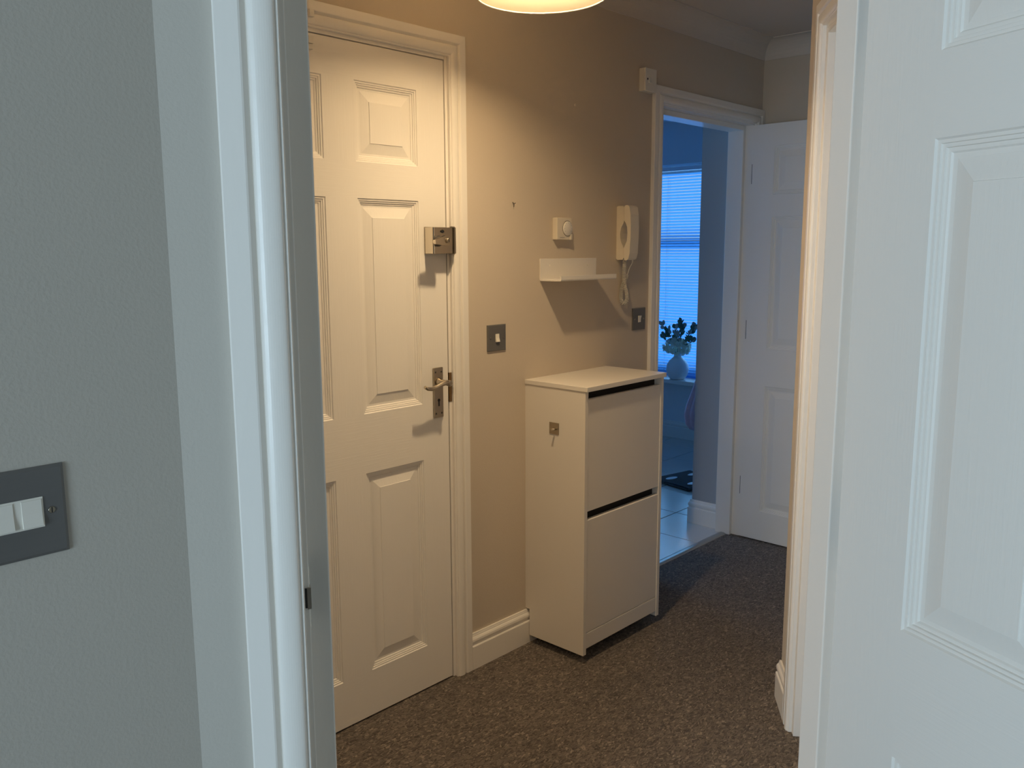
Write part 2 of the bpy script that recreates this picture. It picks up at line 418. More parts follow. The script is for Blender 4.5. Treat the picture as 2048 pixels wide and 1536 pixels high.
# near room
TL, TR = 0.1285, 0.9195         # clear opening along the slanting doorway wall
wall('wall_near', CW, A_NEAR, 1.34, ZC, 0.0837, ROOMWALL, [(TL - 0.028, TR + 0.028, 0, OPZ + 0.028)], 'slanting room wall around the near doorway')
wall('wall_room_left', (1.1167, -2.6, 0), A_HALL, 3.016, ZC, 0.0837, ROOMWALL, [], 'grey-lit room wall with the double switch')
wall('wall_room_window', (4.6, -2.6, 0), rad(180), 3.6, ZC, 0.25, ROOMWALL,
     [(4.6 - ROOM_WIN['x1'], 4.6 - ROOM_WIN['x0'], ROOM_WIN['z0'], ROOM_WIN['z1'])], 'room wall with the window behind the camera')
wall('wall_room_right', (4.6, 1.60, 0), rad(-90), 4.2, ZC, 0.1, ROOMWALL, [], 'room wall far right behind the camera')
wall('wall_room_far', (1.735, 1.60, 0), 0, 2.9, ZC, 0.1, ROOMWALL, [], 'room wall hidden behind the open near door')
e = MB(); e.box(-0.12, 4.7, -2.7, 3.97, ZC, ZC + 0.08)
cl = e.build('ceiling', CEIL); tag(cl, 'plain ceiling over hall and near room', kind='structure')
# dim landing behind the front door
e = MB(); e.box(-0.62, -0.60, 0.8, 2.1, -0.02, 2.2); e.box(-0.60, -0.12, 0.78, 0.80, -0.02, 2.2); e.box(-0.60, -0.12, 2.1, 2.12, -0.02, 2.2)
e.box(-0.62, -0.12, 0.78, 2.12, 2.2, 2.22); e.box(-0.62, -0.062, 0.78, 2.12, -0.04, -0.02)
tag(e.build('wall_landing', OUTSIDE), 'dim landing walls behind the closed front door', kind='structure')
# room behind the lobby door
# ------------------------------------------------------------------ coving
cove('trim_1', (0, -0.9), (0, 3.862), (1, 0), 'plain coving along the hall wall', 0, -1)
cove('trim_2', (0, 3.862), (0.878, 3.862), (0, -1), 'plain coving over the open bathroom door', -1, -1)
cove('trim_3', (0.878, 3.862), (0.878, 2.43), (-1, 0), 'plain coving on the narrow hall part', -1, 0)

# ------------------------------------------------------------------ bathroom shell
BX0, BY0, BY1 = -2.25, 2.55, 5.522
WX0, WX1, WZ0, WZ1 = -2.10, -1.14, 0.457, 2.030
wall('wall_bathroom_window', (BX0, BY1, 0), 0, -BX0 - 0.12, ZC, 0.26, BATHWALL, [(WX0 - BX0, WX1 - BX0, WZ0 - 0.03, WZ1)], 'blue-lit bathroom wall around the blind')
wall('wall_bathroom_left', (BX0, BY0, 0), A_HALL, BY1 - BY0, ZC, 0.1, BATHWALL, [(0.70, 1.70, 0.80, 1.90)], 'bathroom side wall left of the window')  # opening added for the bathroom fill light
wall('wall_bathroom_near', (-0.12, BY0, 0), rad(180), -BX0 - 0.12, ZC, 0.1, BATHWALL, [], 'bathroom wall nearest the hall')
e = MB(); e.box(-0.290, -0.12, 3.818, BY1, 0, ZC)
tag(e.build('wall_bathroom_corner', CORNERWALL), 'wall corner with shade in its colour, just inside the bathroom doorway', kind='structure')
e = MB(); e.box(BX0 - 0.1, -0.12, BY0 - 0.1, BY1 + 0.26, ZC - 0.035, ZC + 0.08)
tag(e.build('ceiling_bathroom', BATHWALL), 'bathroom ceiling above the blind', kind='structure')
sweep_skirt('baseboard_bathroom_window', (BX0, BY1), (-0.29, BY1), (0, -1), 'white skirting under the bathroom window sill')
sweep_skirt('baseboard_bathroom_corner', (-0.290, 3.818), (-0.122, 3.818), (0, -1), 'short white skirting just inside the bathroom doorway', m0=1)
sweep_skirt('baseboard_bathroom_right', (-0.290, BY1), (-0.290, 3.818), (-1, 0), 'skirting running back from the bathroom wall corner', m1=1)
# tiled floor: every tile its own part over a grout bed
e = MB(); e.box(BX0, -0.095, BY0, BY1, -0.05, -0.003)
ft = e.build('floor_bathroom', GROUT); tag(ft, 'pale square tiles with dark joints on bathroom floor', kind='structure')
P_ = 0.3457; tile_me = None
for ix in range(7):
    for iy in range(9):
        x1 = -0.0955 - ix * P_ if ix else -0.0955; x0 = x1 - P_ + 0.0045
        y0 = 2.5235 + iy * P_; y1 = y0 + P_ - 0.0045
        cx0, cx1, cy0, cy1 = max(x0, BX0), x1, max(y0, BY0), min(y1, BY1)
        if cx1 - cx0 < 0.02 or cy1 - cy0 < 0.02: continue
        if cx0 > -0.29 and cy0 > 3.818: continue
        full = abs(cx1 - cx0 - P_ + 0.0045) < 1e-4 and abs(cy1 - cy0 - P_ + 0.0045) < 1e-4
        if full and tile_me is not None:
            o = bpy.data.objects.new('tile', tile_me); COL.objects.link(o); o.parent = ft
        else:
            e = MB(); w_, d_ = cx1 - cx0, cy1 - cy0
            e.box(-w_ / 2, w_ / 2, -d_ / 2, d_ / 2, -0.008, 0)
            bmesh.ops.bevel(e.bm, geom=[g for g in e.bm.edges if all(v.co.z > -0.001 for v in g.verts)], offset=0.0015, segments=1, affect='EDGES')
            o = e.build('tile', TILE, ft)
            if full: tile_me = o.data
        o.location = ((cx0 + cx1) / 2, (cy0 + cy1) / 2, random.uniform(-0.0004, 0.0004))
# threshold strip between carpet and tiles
e = MB(); e.prism([(-0.0975, 0.0), (-0.0955, 0.0035), (-0.085, 0.0065), (-0.070, 0.0065), (-0.060, 0.003), (-0.058, 0.0), (-0.058, -0.01), (-0.0975, -0.01)], 'y', BD0 + 0.001, BD1 - 0.023)
tag(e.build('trim_4', STRIPM), 'metal threshold strip between carpet and bathroom tiles', kind='structure')

# ------------------------------------------------------------------ skirting boards
sweep_skirt('baseboard_left', (0, FD1 + 0.010 + 0.066), (0, BD0 - 0.077), (1, 0), 'white skirting between front door and bathroom doorway')
sweep_skirt('baseboard_hall', (0, -0.9), (0, FD0 - 0.077), (1, 0), 'white skirting left of the front door')
q = Vector((math.cos(A_FAR), math.sin(A_FAR), 0)); qn = Vector((q.y, -q.x, 0)) * 1.0   # qn points out of the slanting wall
if qn.dot(Vector((-1, -1, 0))) < 0: qn = -qn
c0 = Q0 - q * 0.140
sweep_skirt('baseboard_slanting', Q0, c0, qn, 'short white skirting beside the lobby door architrave', m1=0.3)
sweep_skirt('baseboard_right', (0.878, 2.462), (0.878, 3.862), (-1, 0), 'white skirting of the narrow hall part', m0=0.3)
sweep_skirt('baseboard_back', (0.0, 3.862), (0.878, 3.862), (0, -1), 'white skirting behind the open bathroom door')
sweep_skirt('baseboard_room_left', (1.1167, -2.6), (1.1167, 0.416), (1, 0), 'white skirting under the double switch')
tn = Vector((T.y, -T.x, 0))
sweep_skirt('baseboard_near', CW, CW + T * (TL - 0.0045 - 0.067), tn, 'tiny piece of skirting beside the near doorway')

# ------------------------------------------------------------------ door frames
fr1 = door_frame('trim_5', (0, FD0, 0), A_HALL, FD1 - FD0, OPZ, 0.12, 'front', 'white moulded frame around the closed front door')
fr2 = door_frame('trim_6', (0, BD0, 0), A_HALL, BD1 - BD0, OPZ, 0.122, 'front', 'white moulded frame around the bathroom doorway', gap=0.006, arch_r_lim=0.0655)
fr3 = door_frame('trim_7', CW + T * TL, A_NEAR, TR - TL, OPZ, 0.0837, 'front', 'grey-lit white frame of the near doorway', gap=0.0065, stop=0.028, rebate=0.040)
fr4 = door_frame('trim_8', Q0 + q * 0.076, A_FAR, 0.768, OPZ, 0.1, 'back', 'warm-lit white frame of the slanting lobby doorway', stop=0.014)

# strike plate on the near frame and rusty mortice keep on the front door's frame
e = MB(); e.box(-0.0006, 0.0008, 0.006, 0.030, 0.985, 1.062); e.prism([(-0.003, 1.012), (0.0015, 1.012), (0.0015, 1.038), (-0.003, 1.038)], 'y', -0.0022, 0.008)
e.build('strike_plate', CHROME, fr3, bevel=0.0004)
e = MB(); e.prism([(-0.0055, 1.013), (-0.0028, 1.013), (-0.0028, 1.037), (-0.0055, 1.037)], 'y', -0.0012, 0.0005)
e.build('strike_lip', STEEL, fr3)
wd = FD1 - FD0
e = MB(); e.box(wd - 0.0012, wd + 0.012, -0.0012, 0.03, 0.942, 1.036); e.build('strike_plate', BRASS, fr1, bevel=0.0004)

# ------------------------------------------------------------------ front door (closed, flush with the wall face)
d1 = six_panel_door('door_1', (-0.001, FD0 + 0.003, 0.006), A_HALL, 0.773, 0.044, 'closed white six-panel front door with night latch and lever')
DX = lambda Y: Y - (FD0 + 0.003)      # world Y -> door-local x
dz = -0.006
# night latch
nl = MB()
x1 = DX(1.830)
nl.box(DX(1.7445), x1, -0.003, 0.0, 1.410 + dz, 1.492 + dz)
prof = [(DX(1.746), -0.002), (DX(1.7475), -0.036), (DX(1.751), -0.039), (x1, -0.0395), (x1, -0.002)]
nl.prism(prof, 'z', 1.412 + dz, 1.490 + dz)
latch = nl.build('night_latch', CHROME, d1, bevel=0.0022, seg=3); latch['label'] = 'shiny chrome night latch case'
kc = (DX(1.7635), -0.039, 1.449 + dz)
e = MB(); e.lathe([(0.0165, 0.0), (0.0165, -0.006), (0.013, -0.008), (0.0125, -0.022)], kc, 28, 'y'); e.build('latch_collar', STEEL, latch)
e = MB()
hub = (DX(1.7585), 0, 1.450 + dz)
e.prism([(hub[0] + 0.020, hub[2] + 0.014), (hub[0] + 0.024, hub[2] + 0.006), (hub[0] + 0.024, hub[2] - 0.010), (hub[0] + 0.018, hub[2] - 0.0155), (hub[0] - 0.034, hub[2] - 0.010), (hub[0] - 0.036, hub[2] + 0.001), (hub[0] + 0.010, hub[2] + 0.0165)], 'y', -0.076, -0.064)
e.build('latch_knob', CHROME, latch, bevel=0.003, seg=3)
e = MB(); e.lathe([(0.0075, 0.0), (0.0075, -0.005), (0.006, -0.0055)], (hub[0] + 0.014, -0.076, hub[2]), 20, 'y'); e.build('latch_cylinder', NICKEL, latch)
e = MB(); e.box(hub[0] + 0.0132, hub[0] + 0.0148, -0.0822, -0.0815, hub[2] - 0.004, hub[2] + 0.004); e.build('key_slot', BLACK, latch)
e = MB(); e.lathe([(0.0055, 0.0), (0.0050, -0.002)], (DX(1.784), -0.0395, 1.478 + dz), 16, 'y'); e.box(DX(1.777), DX(1.790), -0.042, -0.0395, 1.475 + dz, 1.481 + dz)
e.build('snib', BLACK, latch, bevel=0.001)
# keep on the frame (local x of the frame = Y - FD0)
FX = lambda Y: Y - FD0
e = MB()
e.box(FX(1.829), FX(1.834), -0.043, -0.011, 1.411, 1.491)
arc = [(FX(1.829), -0.040)] + [(FX(1.829) + 0.022 * math.sin(a), -0.0195 - 0.0205 * math.cos(a)) for a in [i * PI / 16 for i in range(0, 9)]] + [(FX(1.851), -0.018), (FX(1.829), -0.018)]
e.prism(arc, 'z', 1.4115, 1.4165); e.prism(arc, 'z', 1.4855, 1.4905)
inner = [(FX(1.829) + 0.018 * math.sin(a), -0.0195 - 0.0165 * math.cos(a)) for a in [i * PI / 16 for i in range(0, 9)]]
e.prism([p for p in arc[1:10]] + inner[::-1], 'z', 1.4165, 1.4855)
e.box(FX(1.834), FX(1.853), -0.019, -0.0165, 1.408, 1.494)
k_ = e.build('latch_keep', NICKEL, fr1, bevel=0.001); k_['label'] = 'curved metal keep of the night latch'
# lever handle on a long backplate
e = MB(); e.box(DX(1.768), DX(1.8085), -0.006, 0.0, 0.898 + dz, 1.058 + dz)
hp = e.build('lever_handle', NICKEL, d1, bevel=0.0025, seg=3); hp['label'] = 'satin nickel lever handle on a long plate'
hz = 1.013 + dz; hx = DX(1.788)
e = MB(); e.lathe([(0.0135, -0.006), (0.0125, -0.012), (0.009, -0.020), (0.0085, -0.046), (0.0095, -0.052), (0.0095, -0.060), (0.006, -0.063)], (hx, 0, hz), 24, 'y')
e.build('spindle_collar', NICKEL, hp)
pts = [(hx + 0.004, -0.054, hz + 0.001), (hx - 0.010, -0.055, hz + 0.0035), (hx - 0.030, -0.054, hz + 0.001), (hx - 0.050, -0.053, hz - 0.006), (hx - 0.070, -0.0525, hz - 0.010), (hx - 0.085, -0.053, hz - 0.008), (hx - 0.098, -0.054, hz - 0.001)]
e = MB(); e.tube(pts, [0.0085, 0.0085, 0.0075, 0.0068, 0.0062, 0.0058, 0.0052], 12); e.build('lever', NICKEL, hp)
kz = 0.947 + dz
e = MB(); e.lathe([(0.0052, 0.0), (0.0050, -0.0005)], (hx, -0.0062, kz + 0.007), 16, 'y'); e.box(hx - 0.0026, hx + 0.0026, -0.0067, -0.006, kz - 0.012, kz + 0.007)
e.build('keyhole', BLACK, hp)
for sx_ in (-0.012, 0.012):
    for sz_ in (0.912, 1.044):
        e = MB(); e.lathe([(0.0033, 0.0), (0.0025, -0.0010)], (hx + sx_, -0.006, sz_ + dz), 12, 'y'); e.build('screw', STEEL, hp)
# white alarm contacts at the top left of the front door
e = MB(); e.box(DX(1.350), DX(1.3655), -0.014, 0.0, 1.957 + dz, 1.976 + dz); e.box(DX(1.350), DX(1.3655), -0.012, 0.0, 1.943 + dz, 1.956 + dz)
c_ = e.build('door_contact', WPLAST, d1, bevel=0.0012); c_['label'] = 'small ivory contact block near the top edge'
e = MB(); e.box(FX(1.347), FX(1.362), -0.027, -0.0175, 2.020, 2.038); e.build('frame_contact', WPLAST, fr1, bevel=0.0012)

# ------------------------------------------------------------------ bathroom door (open, standing against the back wall)
d2 = six_panel_door('door_2', (0.004, 3.777, 0.006), rad(0), 0.762, 0.035, 'open white six-panel door against the back wall')
for hz_ in (1.76, 1.03, 0.26):
    e = MB(); e.box(-0.0035, -0.0005, 0.002, 0.030, hz_ - 0.045, hz_ + 0.045); e.build('hinge', STEEL, d2)
# far side handle hidden; near lever handle
e = MB(); e.box(0.762 - 0.075, 0.762 - 0.035, -0.006, 0, 0.90, 1.05); hb = e.build('lever_handle', NICKEL, d2, bevel=0.002)
e = MB(); e.tube([(0.707, -0.006, 1.0), (0.707, -0.05, 1.0), (0.69, -0.052, 1.0), (0.62, -0.05, 0.99)], 0.008, 10); e.build('lever', NICKEL, hb)

# ------------------------------------------------------------------ near door (open into the room)
dd = Vector((0.911, -0.413, 0)).normalized()
d3 = six_panel_door('door_3', (CAM.x - 0.4580, 1.160, -0.010), math.atan2(dd.y, dd.x), 0.762, 0.040, 'open white six-panel door at right edge, seen close', stile=0.1175, cut=0.016)
for hz_ in (1.76, 1.03, 0.24):
    e = MB(); e.box(-0.0015, 0.0, 0.006, 0.036, hz_ - 0.05, hz_ + 0.05); e.lathe([(0.0055, -0.05), (0.0055, 0.05)], (-0.004, 0.045, hz_), 12, 'z')
    e.build('hinge', CHROME, d3)
e = MB(); e.box(0.762 - 0.075, 0.762 - 0.035, -0.006, 0, 0.90, 1.05); hb = e.build('lever_handle', NICKEL, d3, bevel=0.002)
e = MB(); e.tube([(0.707, -0.006, 1.0), (0.707, -0.05, 1.0), (0.69, -0.052, 1.0), (0.62, -0.05, 0.99)], 0.008, 10); e.build('lever', NICKEL, hb)

# lobby door, closed on the far side of the slanting frame
d4o = Q0 + q * (0.076 + 0.003) + (-qn) * 0.062
d4 = six_panel_door('door_4', (d4o.x, d4o.y, 0.006), A_FAR, 0.762, 0.036, 'closed white six-panel door in the slanting lobby wall')

# ------------------------------------------------------------------ shoe cabinet
CY0, CY1, CX = 2.199, 2.664, 0.268
cab = empty('shoe_cabinet', (0.0, CY0, 0.03), 0, 'slim white two-flap shoe cabinet against the hall wall', 'cabinet')
cw_, ch = CY1 - CY0, 0.927
for k, y in enumerate((0.0, cw_ - 0.016)):
    e = MB(); e.prism([(0.0, 0.100), (0.0190, 0.100), (0.0190, 0.0), (CX, 0.0), (CX, ch), (0.0, ch)], 'y', y, y + 0.016); e.build('side_panel', LAMIN, cab, bevel=0.0008)
e = MB(); e.box(0.0, CX + 0.010, -0.003, cw_ + 0.003, ch + 0.0005, ch + 0.0165); e.build('top_board', LAMIN, cab, bevel=0.0012)
e = MB(); e.box(0.002, 0.008, 0.016, cw_ - 0.016, 0.104, ch); e.build('back_board', LAMIN, cab)
for (z0, z1) in ((0.078, 0.4845), (0.5135, 0.900)):
    e = MB(); e.prism([(CX - 0.0185, z0), (CX - 0.0035, z0), (CX - 0.0035, z1 - 0.003), (CX - 0.0065, z1), (CX - 0.0185, z1)], 'y', 0.0175, cw_ - 0.0175); e.build('flap', LAMIN, cab, bevel=0.0008)
    e = MB(); e.box(CX - 0.034, CX - 0.030, 0.0165, cw_ - 0.0165, z0 + 0.02, z1 + 0.026); e.build('flap_tray_shade', DARK, cab)  # dark board behind each slot, shade put into its colour
e = MB(); e.box(CX - 0.019, CX - 0.0025, 0.0165, cw_ - 0.0165, 0.020, 0.0755); e.build('plinth', LAMIN, cab, bevel=0.0008)
e = MB(); e.box(0.009, CX - 0.025, 0.0165, cw_ - 0.0165, 0.020, 0.030); e.build('base_board', DARK, cab)
e = MB(); e.box(0.009, CX - 0.045, 0.0165, cw_ - 0.0165, 0.470, 0.478); e.build('shelf_board', DARK, cab)
# hook stuck to its side
hk = empty('wall_hook', (0.134, CY0, 0.817), 0, 'small square metal hook on the cabinet side', 'hook')
e = MB(); e.box(-0.0215, 0.0215, -0.0022, 0.0, -0.0205, 0.0205); e.build('hook_plate', NICKEL, hk, bevel=0.002, seg=3)
e = MB(); e.tube([(0.007, -0.001, -0.001), (0.007, -0.010, -0.001), (0.007, -0.021, 0.0005)], [0.0042, 0.0034, 0.0042], 12); e.build('peg', CHROME, hk)


# ------------------------------------------------------------------ switches
def switch(name, loc, ang, label, gang=1, w=0.088, hgt=0.088, group=None, tilt=1, th=0.0055, pl=GREYPL):
    s = empty(name, loc, ang, label, 'switch', group=group)
    e = MB(); a = 0.003
    e.faces([(-w / 2, 0, -hgt / 2), (w / 2, 0, -hgt / 2), (w / 2, 0, hgt / 2), (-w / 2, 0, hgt / 2),
             (-w / 2, -th + 0.002, -hgt / 2), (w / 2, -th + 0.002, -hgt / 2), (w / 2, -th + 0.002, hgt / 2), (-w / 2, -th + 0.002, hgt / 2),
             (-w / 2 + a, -th, -hgt / 2 + a), (w / 2 - a, -th, -hgt / 2 + a), (w / 2 - a, -th, hgt / 2 - a), (-w / 2 + a, -th, hgt / 2 - a)],
            [(0, 1, 5, 4), (1, 2, 6, 5), (2, 3, 7, 6), (3, 0, 4, 7), (4, 5, 9, 8), (5, 6, 10, 9), (6, 7, 11, 10), (7, 4, 8, 11), (8, 9, 10, 11), (0, 3, 2, 1)])
    e.build('face_plate', pl, s)
    rw, rh = (0.0165, 0.0265) if gang == 1 else (0.0175, 0.0262); kk = 1.0 if gang == 1 else 0.45; cx = [0.0] if gang == 1 else [-0.0125, 0.0125]
    if gang == 2:
        e = MB(); e.box(-0.0232, 0.0232, -th - 0.0006, -th, -0.0150, 0.0150); e.build('rocker_surround', WPLAST, s, bevel=0.0008)
    for c in cx:
        e = MB(); k = 0.0022 * tilt * kk; y0_ = -th - (0.0006 if gang == 2 else 0)
        e.prism([(y0_, -rh / 2), (y0_ - 0.004 * kk - k, -rh / 2), (y0_ - 0.0025 * kk, 0.0), (y0_ - 0.004 * kk + k, rh / 2), (y0_, rh / 2)], 'x', c - rw / 2, c + rw / 2)
        e.build('rocker', WPLAST, s, bevel=0.0007)
    for sx_ in (-1, 1):
        e = MB(); e.lathe([(0.0034, 0.0), (0.0030, -0.0008)], (sx_ * 0.0305, -th, 0), 14, 'y'); e.box(sx_ * 0.0305 - 0.0005, sx_ * 0.0305 + 0.0005, -th - 0.001, -th - 0.0006, -0.0028, 0.0028, 1)
        e.build('screw', [NICKEL, BLACK], s)
    return s


switch('light_switch', (0, 2.0535, 1.131), A_HALL, 'grey single light switch beside the front door frame', tilt=1)
switch('light_switch', (0, 2.8785, 1.1435), A_HALL, 'dark grey single switch beside the bathroom doorway', tilt=-1)
switch('double_switch', (1.1167, 0.2505, 1.1765), A_HALL, 'large grey double switch at the left edge', gang=2, w=0.0885, hgt=0.0885, tilt=1, th=0.0035)

# white box above the bathroom doorway corner
bx = empty('fused_spur', (0, 2.898, 2.0665), A_HALL, 'white fused box high beside the bathroom doorway frame', 'socket')
e = MB(); e.box(-0.043, 0.033, -0.024, 0, -0.043, 0.043); e.build('back_box', WPLAST, bx, bevel=0.002)
e = MB(); e.box(-0.043, 0.033, -0.030, -0.0245, -0.043, 0.043); e.build('face_plate', WPLAST, bx, bevel=0.002)
e = MB(); e.prism([(-0.030, -0.012), (-0.036, -0.012), (-0.033, 0.0), (-0.032, 0.012), (-0.030, 0.012)], 'x', -0.022, -0.006); e.build('rocker', WPLAST, bx, bevel=0.0008)
e = MB(); e.lathe([(0.004, 0), (0.0035, -0.001)], (-0.028, -0.030, 0.002), 12, 'y'); e.build('screw', BLACK, bx)

# ------------------------------------------------------------------ thermostat
th_ = empty('thermostat', (0, 2.347, 1.4945), A_HALL, 'white square room thermostat with round dial', 'thermostat')
e = MB(); e.box(-0.004, 0.076, -0.0225, 0.0, -0.0385, 0.0385); e.build('housing', CREAM, th_, bevel=0.0025, seg=3)
e = MB(); e.box(0.066, 0.0765, -0.0265, -0.0222, -0.0385, -0.018); e.build('housing_lip', CREAM, th_, bevel=0.001)
dial = MB(); dial.lathe([(0.0258, -0.0222), (0.0255, -0.0250), (0.0240, -0.0262), (0.0, -0.0265)], (0.0525, 0, 0.001), 40, 'y', capends=False)
dl = dial.build('dial', WPLAST, th_)
e = MB(); e.lathe([(0.0276, -0.0223), (0.0276, -0.0230), (0.0262, -0.0230), (0.0262, -0.0223)], (0.0525, 0, 0.001), 40, 'y', capends=False); e.build('dial_ring', STEEL, th_)
for k in range(9):
    a = rad(-30 + 30 * k); c_, s_ = math.cos(a), math.sin(a)
    e = MB(); e.tube([(0.0525 + c_ * 0.018, -0.0264, 0.001 + s_ * 0.018), (0.0525 + c_ * 0.0205, -0.0264, 0.001 + s_ * 0.0205)], 0.0005, 4); e.build('dial_mark', STEEL, dl)
for k in range(6):
    x_ = 0.012 + k * 0.0042
    e = MB(); e.box(x_, x_ + 0.0026, -0.0229, -0.0223, -0.0312, -0.0298); e.build('printed_mark', STEEL, th_)

# ------------------------------------------------------------------ little wall shelf with an upturned lip
SY0, SY1 = 2.2755, 2.5930
sh = empty('wall_shelf', (0, SY0, 1.3135), A_HALL, 'small white folded wall ledge with upturned front lip', 'shelf')
w_ = SY1 - SY0; R_ = 0.006; t_ = 0.004; dep = 0.098; hb_ = 0.077; lip = 0.019
prof = [(0.0, hb_)] + [(0.0, R_ + 0.0)]
out = [(0.0, hb_), (0.0, R_)] + [(-R_ + R_ * math.cos(a), R_ - R_ * math.sin(a)) for a in [i * PI / 12 for i in range(1, 7)]]
out += [(-dep + R_, 0.0)] + [(-dep + R_ - R_ * math.sin(a), R_ - R_ * math.cos(a)) for a in [i * PI / 12 for i in range(1, 7)]] + [(-dep, lip), (-dep + t_, lip)]
r_in = R_ - t_
inn = [(-dep + t_, R_)] + [(-dep + R_ - r_in * math.cos(a), R_ - r_in * math.sin(a)) for a in [i * PI / 12 for i in range(1, 7)]]
inn += [(-R_, t_)] + [(-R_ + r_in * math.sin(a), R_ - r_in * math.cos(a)) for a in [i * PI / 12 for i in range(1, 7)]] + [(-t_, hb_)]
e = MB(); e.prism(out + inn, 'x', 0.0, w_); e.build('folded_sheet', ACRYL, sh, bevel=0.0008)
for x_ in (0.05, w_ - 0.05):
    e = MB(); e.lathe([(0.004, 0.0), (0.003, -0.0012)], (x_, -t_, 0.052), 14, 'y'); e.build('screw', WPLAST, sh)

# ------------------------------------------------------------------ door-entry phone
ph = empty('entry_phone', (0, 2.7215, 1.381), A_HALL, 'cream wall handset phone beside the bathroom doorway', 'phone')
PHH = 0.205; pw_ = 0.054
base = [(0, 0.004), (0, PHH - 0.003), (-0.008, PHH), (-0.030, PHH - 0.001), (-0.0345, PHH - 0.008), (-0.0345, 0.150), (-0.031, 0.138), (-0.021, 0.122), (-0.0165, 0.100), (-0.018, 0.080), (-0.024, 0.064), (-0.032, 0.052), (-0.0345, 0.040), (-0.0345, 0.008), (-0.030, 0.001), (-0.006, 0.0)]
e = MB(); e.prism(base, 'x', 0.002, pw_ - 0.002); e.build('cradle', CREAM, ph, bevel=0.0022, seg=3)
hs = [(-0.0365, 0.150), (-0.0365, PHH - 0.006), (-0.041, PHH + 0.001), (-0.052, PHH + 0.001), (-0.060, PHH - 0.005), (-0.0655, 0.170), (-0.0675, 0.130), (-0.0675, 0.085), (-0.0650, 0.055), (-0.0640, 0.025), (-0.058, 0.004), (-0.050, -0.001), (-0.040, 0.0), (-0.0365, 0.010), (-0.0365, 0.046), (-0.042, 0.056), (-0.0500, 0.072), (-0.0525, 0.100), (-0.0505, 0.124), (-0.043, 0.140)]
e = MB(); e.prism(hs, 'x', 0.0, pw_); e.build('handset', CREAM, ph, bevel=0.0042, seg=4)
# straight lead and coiled cord
def bez(p, n):
    p = [Vector(a) for a in p]; res = []
    for i in range(len(p) - 1):
        a = p[max(i - 1, 0)]; b_ = p[i]; c = p[i + 1]; d_ = p[min(i + 2, len(p) - 1)]
        for k in range(n):
            t = k / n; res.append(0.5 * ((2 * b_) + (c - a) * t + (2 * a - 5 * b_ + 4 * c - d_) * t * t + (3 * b_ - a - 3 * c + d_) * t ** 3))
    res.append(p[-1]); return res
path = bez([(0.032, -0.020, -0.002), (0.027, -0.022, -0.016), (0.026, -0.022, -0.055), (0.029, -0.022, -0.095), (0.042, -0.024, -0.128), (0.040, -0.026, -0.156), (0.026, -0.018, -0.168), (0.020, -0.014, -0.148), (0.030, -0.008, -0.112), (0.046, -0.012, -0.080), (0.044, -0.022, -0.056)], 60)
Lt = [0.0]
for a, b_ in zip(path[:-1], path[1:]): Lt.append(Lt[-1] + (b_ - a).length)
pts = []; total = Lt[-1]; ns = int(total / 0.0050 * 12); j = 0; prev = Vector((1, 0, 0))
for i in range(ns + 1):
    s_ = total * i / ns
    while j < len(Lt) - 2 and Lt[j + 1] < s_: j += 1
    tt = (s_ - Lt[j]) / max(1e-9, Lt[j + 1] - Lt[j]); c = path[j].lerp(path[j + 1], tt); t = (path[min(j + 2, len(path) - 1)] - path[max(j - 1, 0)]).normalized()
    nn = (prev - t * prev.dot(t)).normalized(); prev = nn; bb = t.cross(nn); a = 2 * PI * i / 12
    pts.append(c + (nn * math.cos(a) + bb * math.sin(a)) * 0.0066)
e = MB(); e.tube(pts, 0.00155, 5); e.build('coiled_cord', CORD, ph)
e = MB(); e.tube(bez([(0.044, -0.048, 0.002), (0.044, -0.046, -0.012), (0.044, -0.034, -0.032), (0.044, -0.024, -0.060)], 8), [0.0030] * 6 + [0.0018] * 19, 8); e.build('cord_lead', CORD, ph)

# nail and plugged hole in the wall
e = MB(); e.tube([(0, 0.001, 0), (0, -0.010, 0.003)], 0.0012, 6); e.tube([(-0.0045, -0.001, 0.006), (-0.003, -0.006, -0.001), (-0.001, -0.003, -0.009)], 0.0011, 6)
o = e.build('picture_nail', STEEL); o.location = (0, 2.142, 1.573); o.rotation_euler = (0, 0, A_HALL); tag(o, 'tiny bent nail in wall above the single switch', 'nail')
e = MB(); e.lathe([(0.004, 0.0), (0.0042, -0.0006), (0.0022, -0.0008)], (0, 0, 0), 12, 'y')
o = e.build('wall_plug', CREAM); o.location = (0, 2.465, 1.929); o.rotation_euler = (0, 0, A_HALL); tag(o, 'tiny plug high in wall above the thermostat', 'plug')

# ------------------------------------------------------------------ pendant lamp
LX, LY, LZ = 0.475, 1.742, 2.062
lamp = empty('pendant_lamp', (LX, LY, ZC), 0, 'round cream fabric ceiling lampshade, glowing, cut by top edge', 'lamp')
zb = LZ - ZC
e = MB(); e.lathe([(0.168, zb), (0.168, zb + 0.19), (0.1665, zb + 0.19), (0.1665, zb), (0.168, zb)], (0, 0, 0), 72, capends=False); e.build('lamp_shade', SHADE, lamp)
for z_, nm in ((zb, 'shade_ring'), (zb + 0.19, 'shade_ring')):
    e = MB(); ring = [(0.1672 * math.cos(2 * PI * k / 64), 0.1672 * math.sin(2 * PI * k / 64), z_) for k in range(65)]; e.tube(ring, 0.0018, 6, caps=False); e.build(nm, CREAM, lamp)
e = MB()
for k in range(3):
    a = 2 * PI * k / 3; e.tube([(0.02 * math.cos(a), 0.02 * math.sin(a), zb + 0.135), (0.166 * math.cos(a), 0.166 * math.sin(a), zb + 0.189)], 0.0015, 6)
e.build('shade_carrier', WPLAST, lamp)
bz = BULB.z - ZC
e = MB(); e.lathe([(0.0195, 0.028), (0.0205, 0.075), (0.013, 0.088), (0.006, 0.09)], (0, 0, bz), 24); e.build('lamp_holder', WPLAST, lamp)
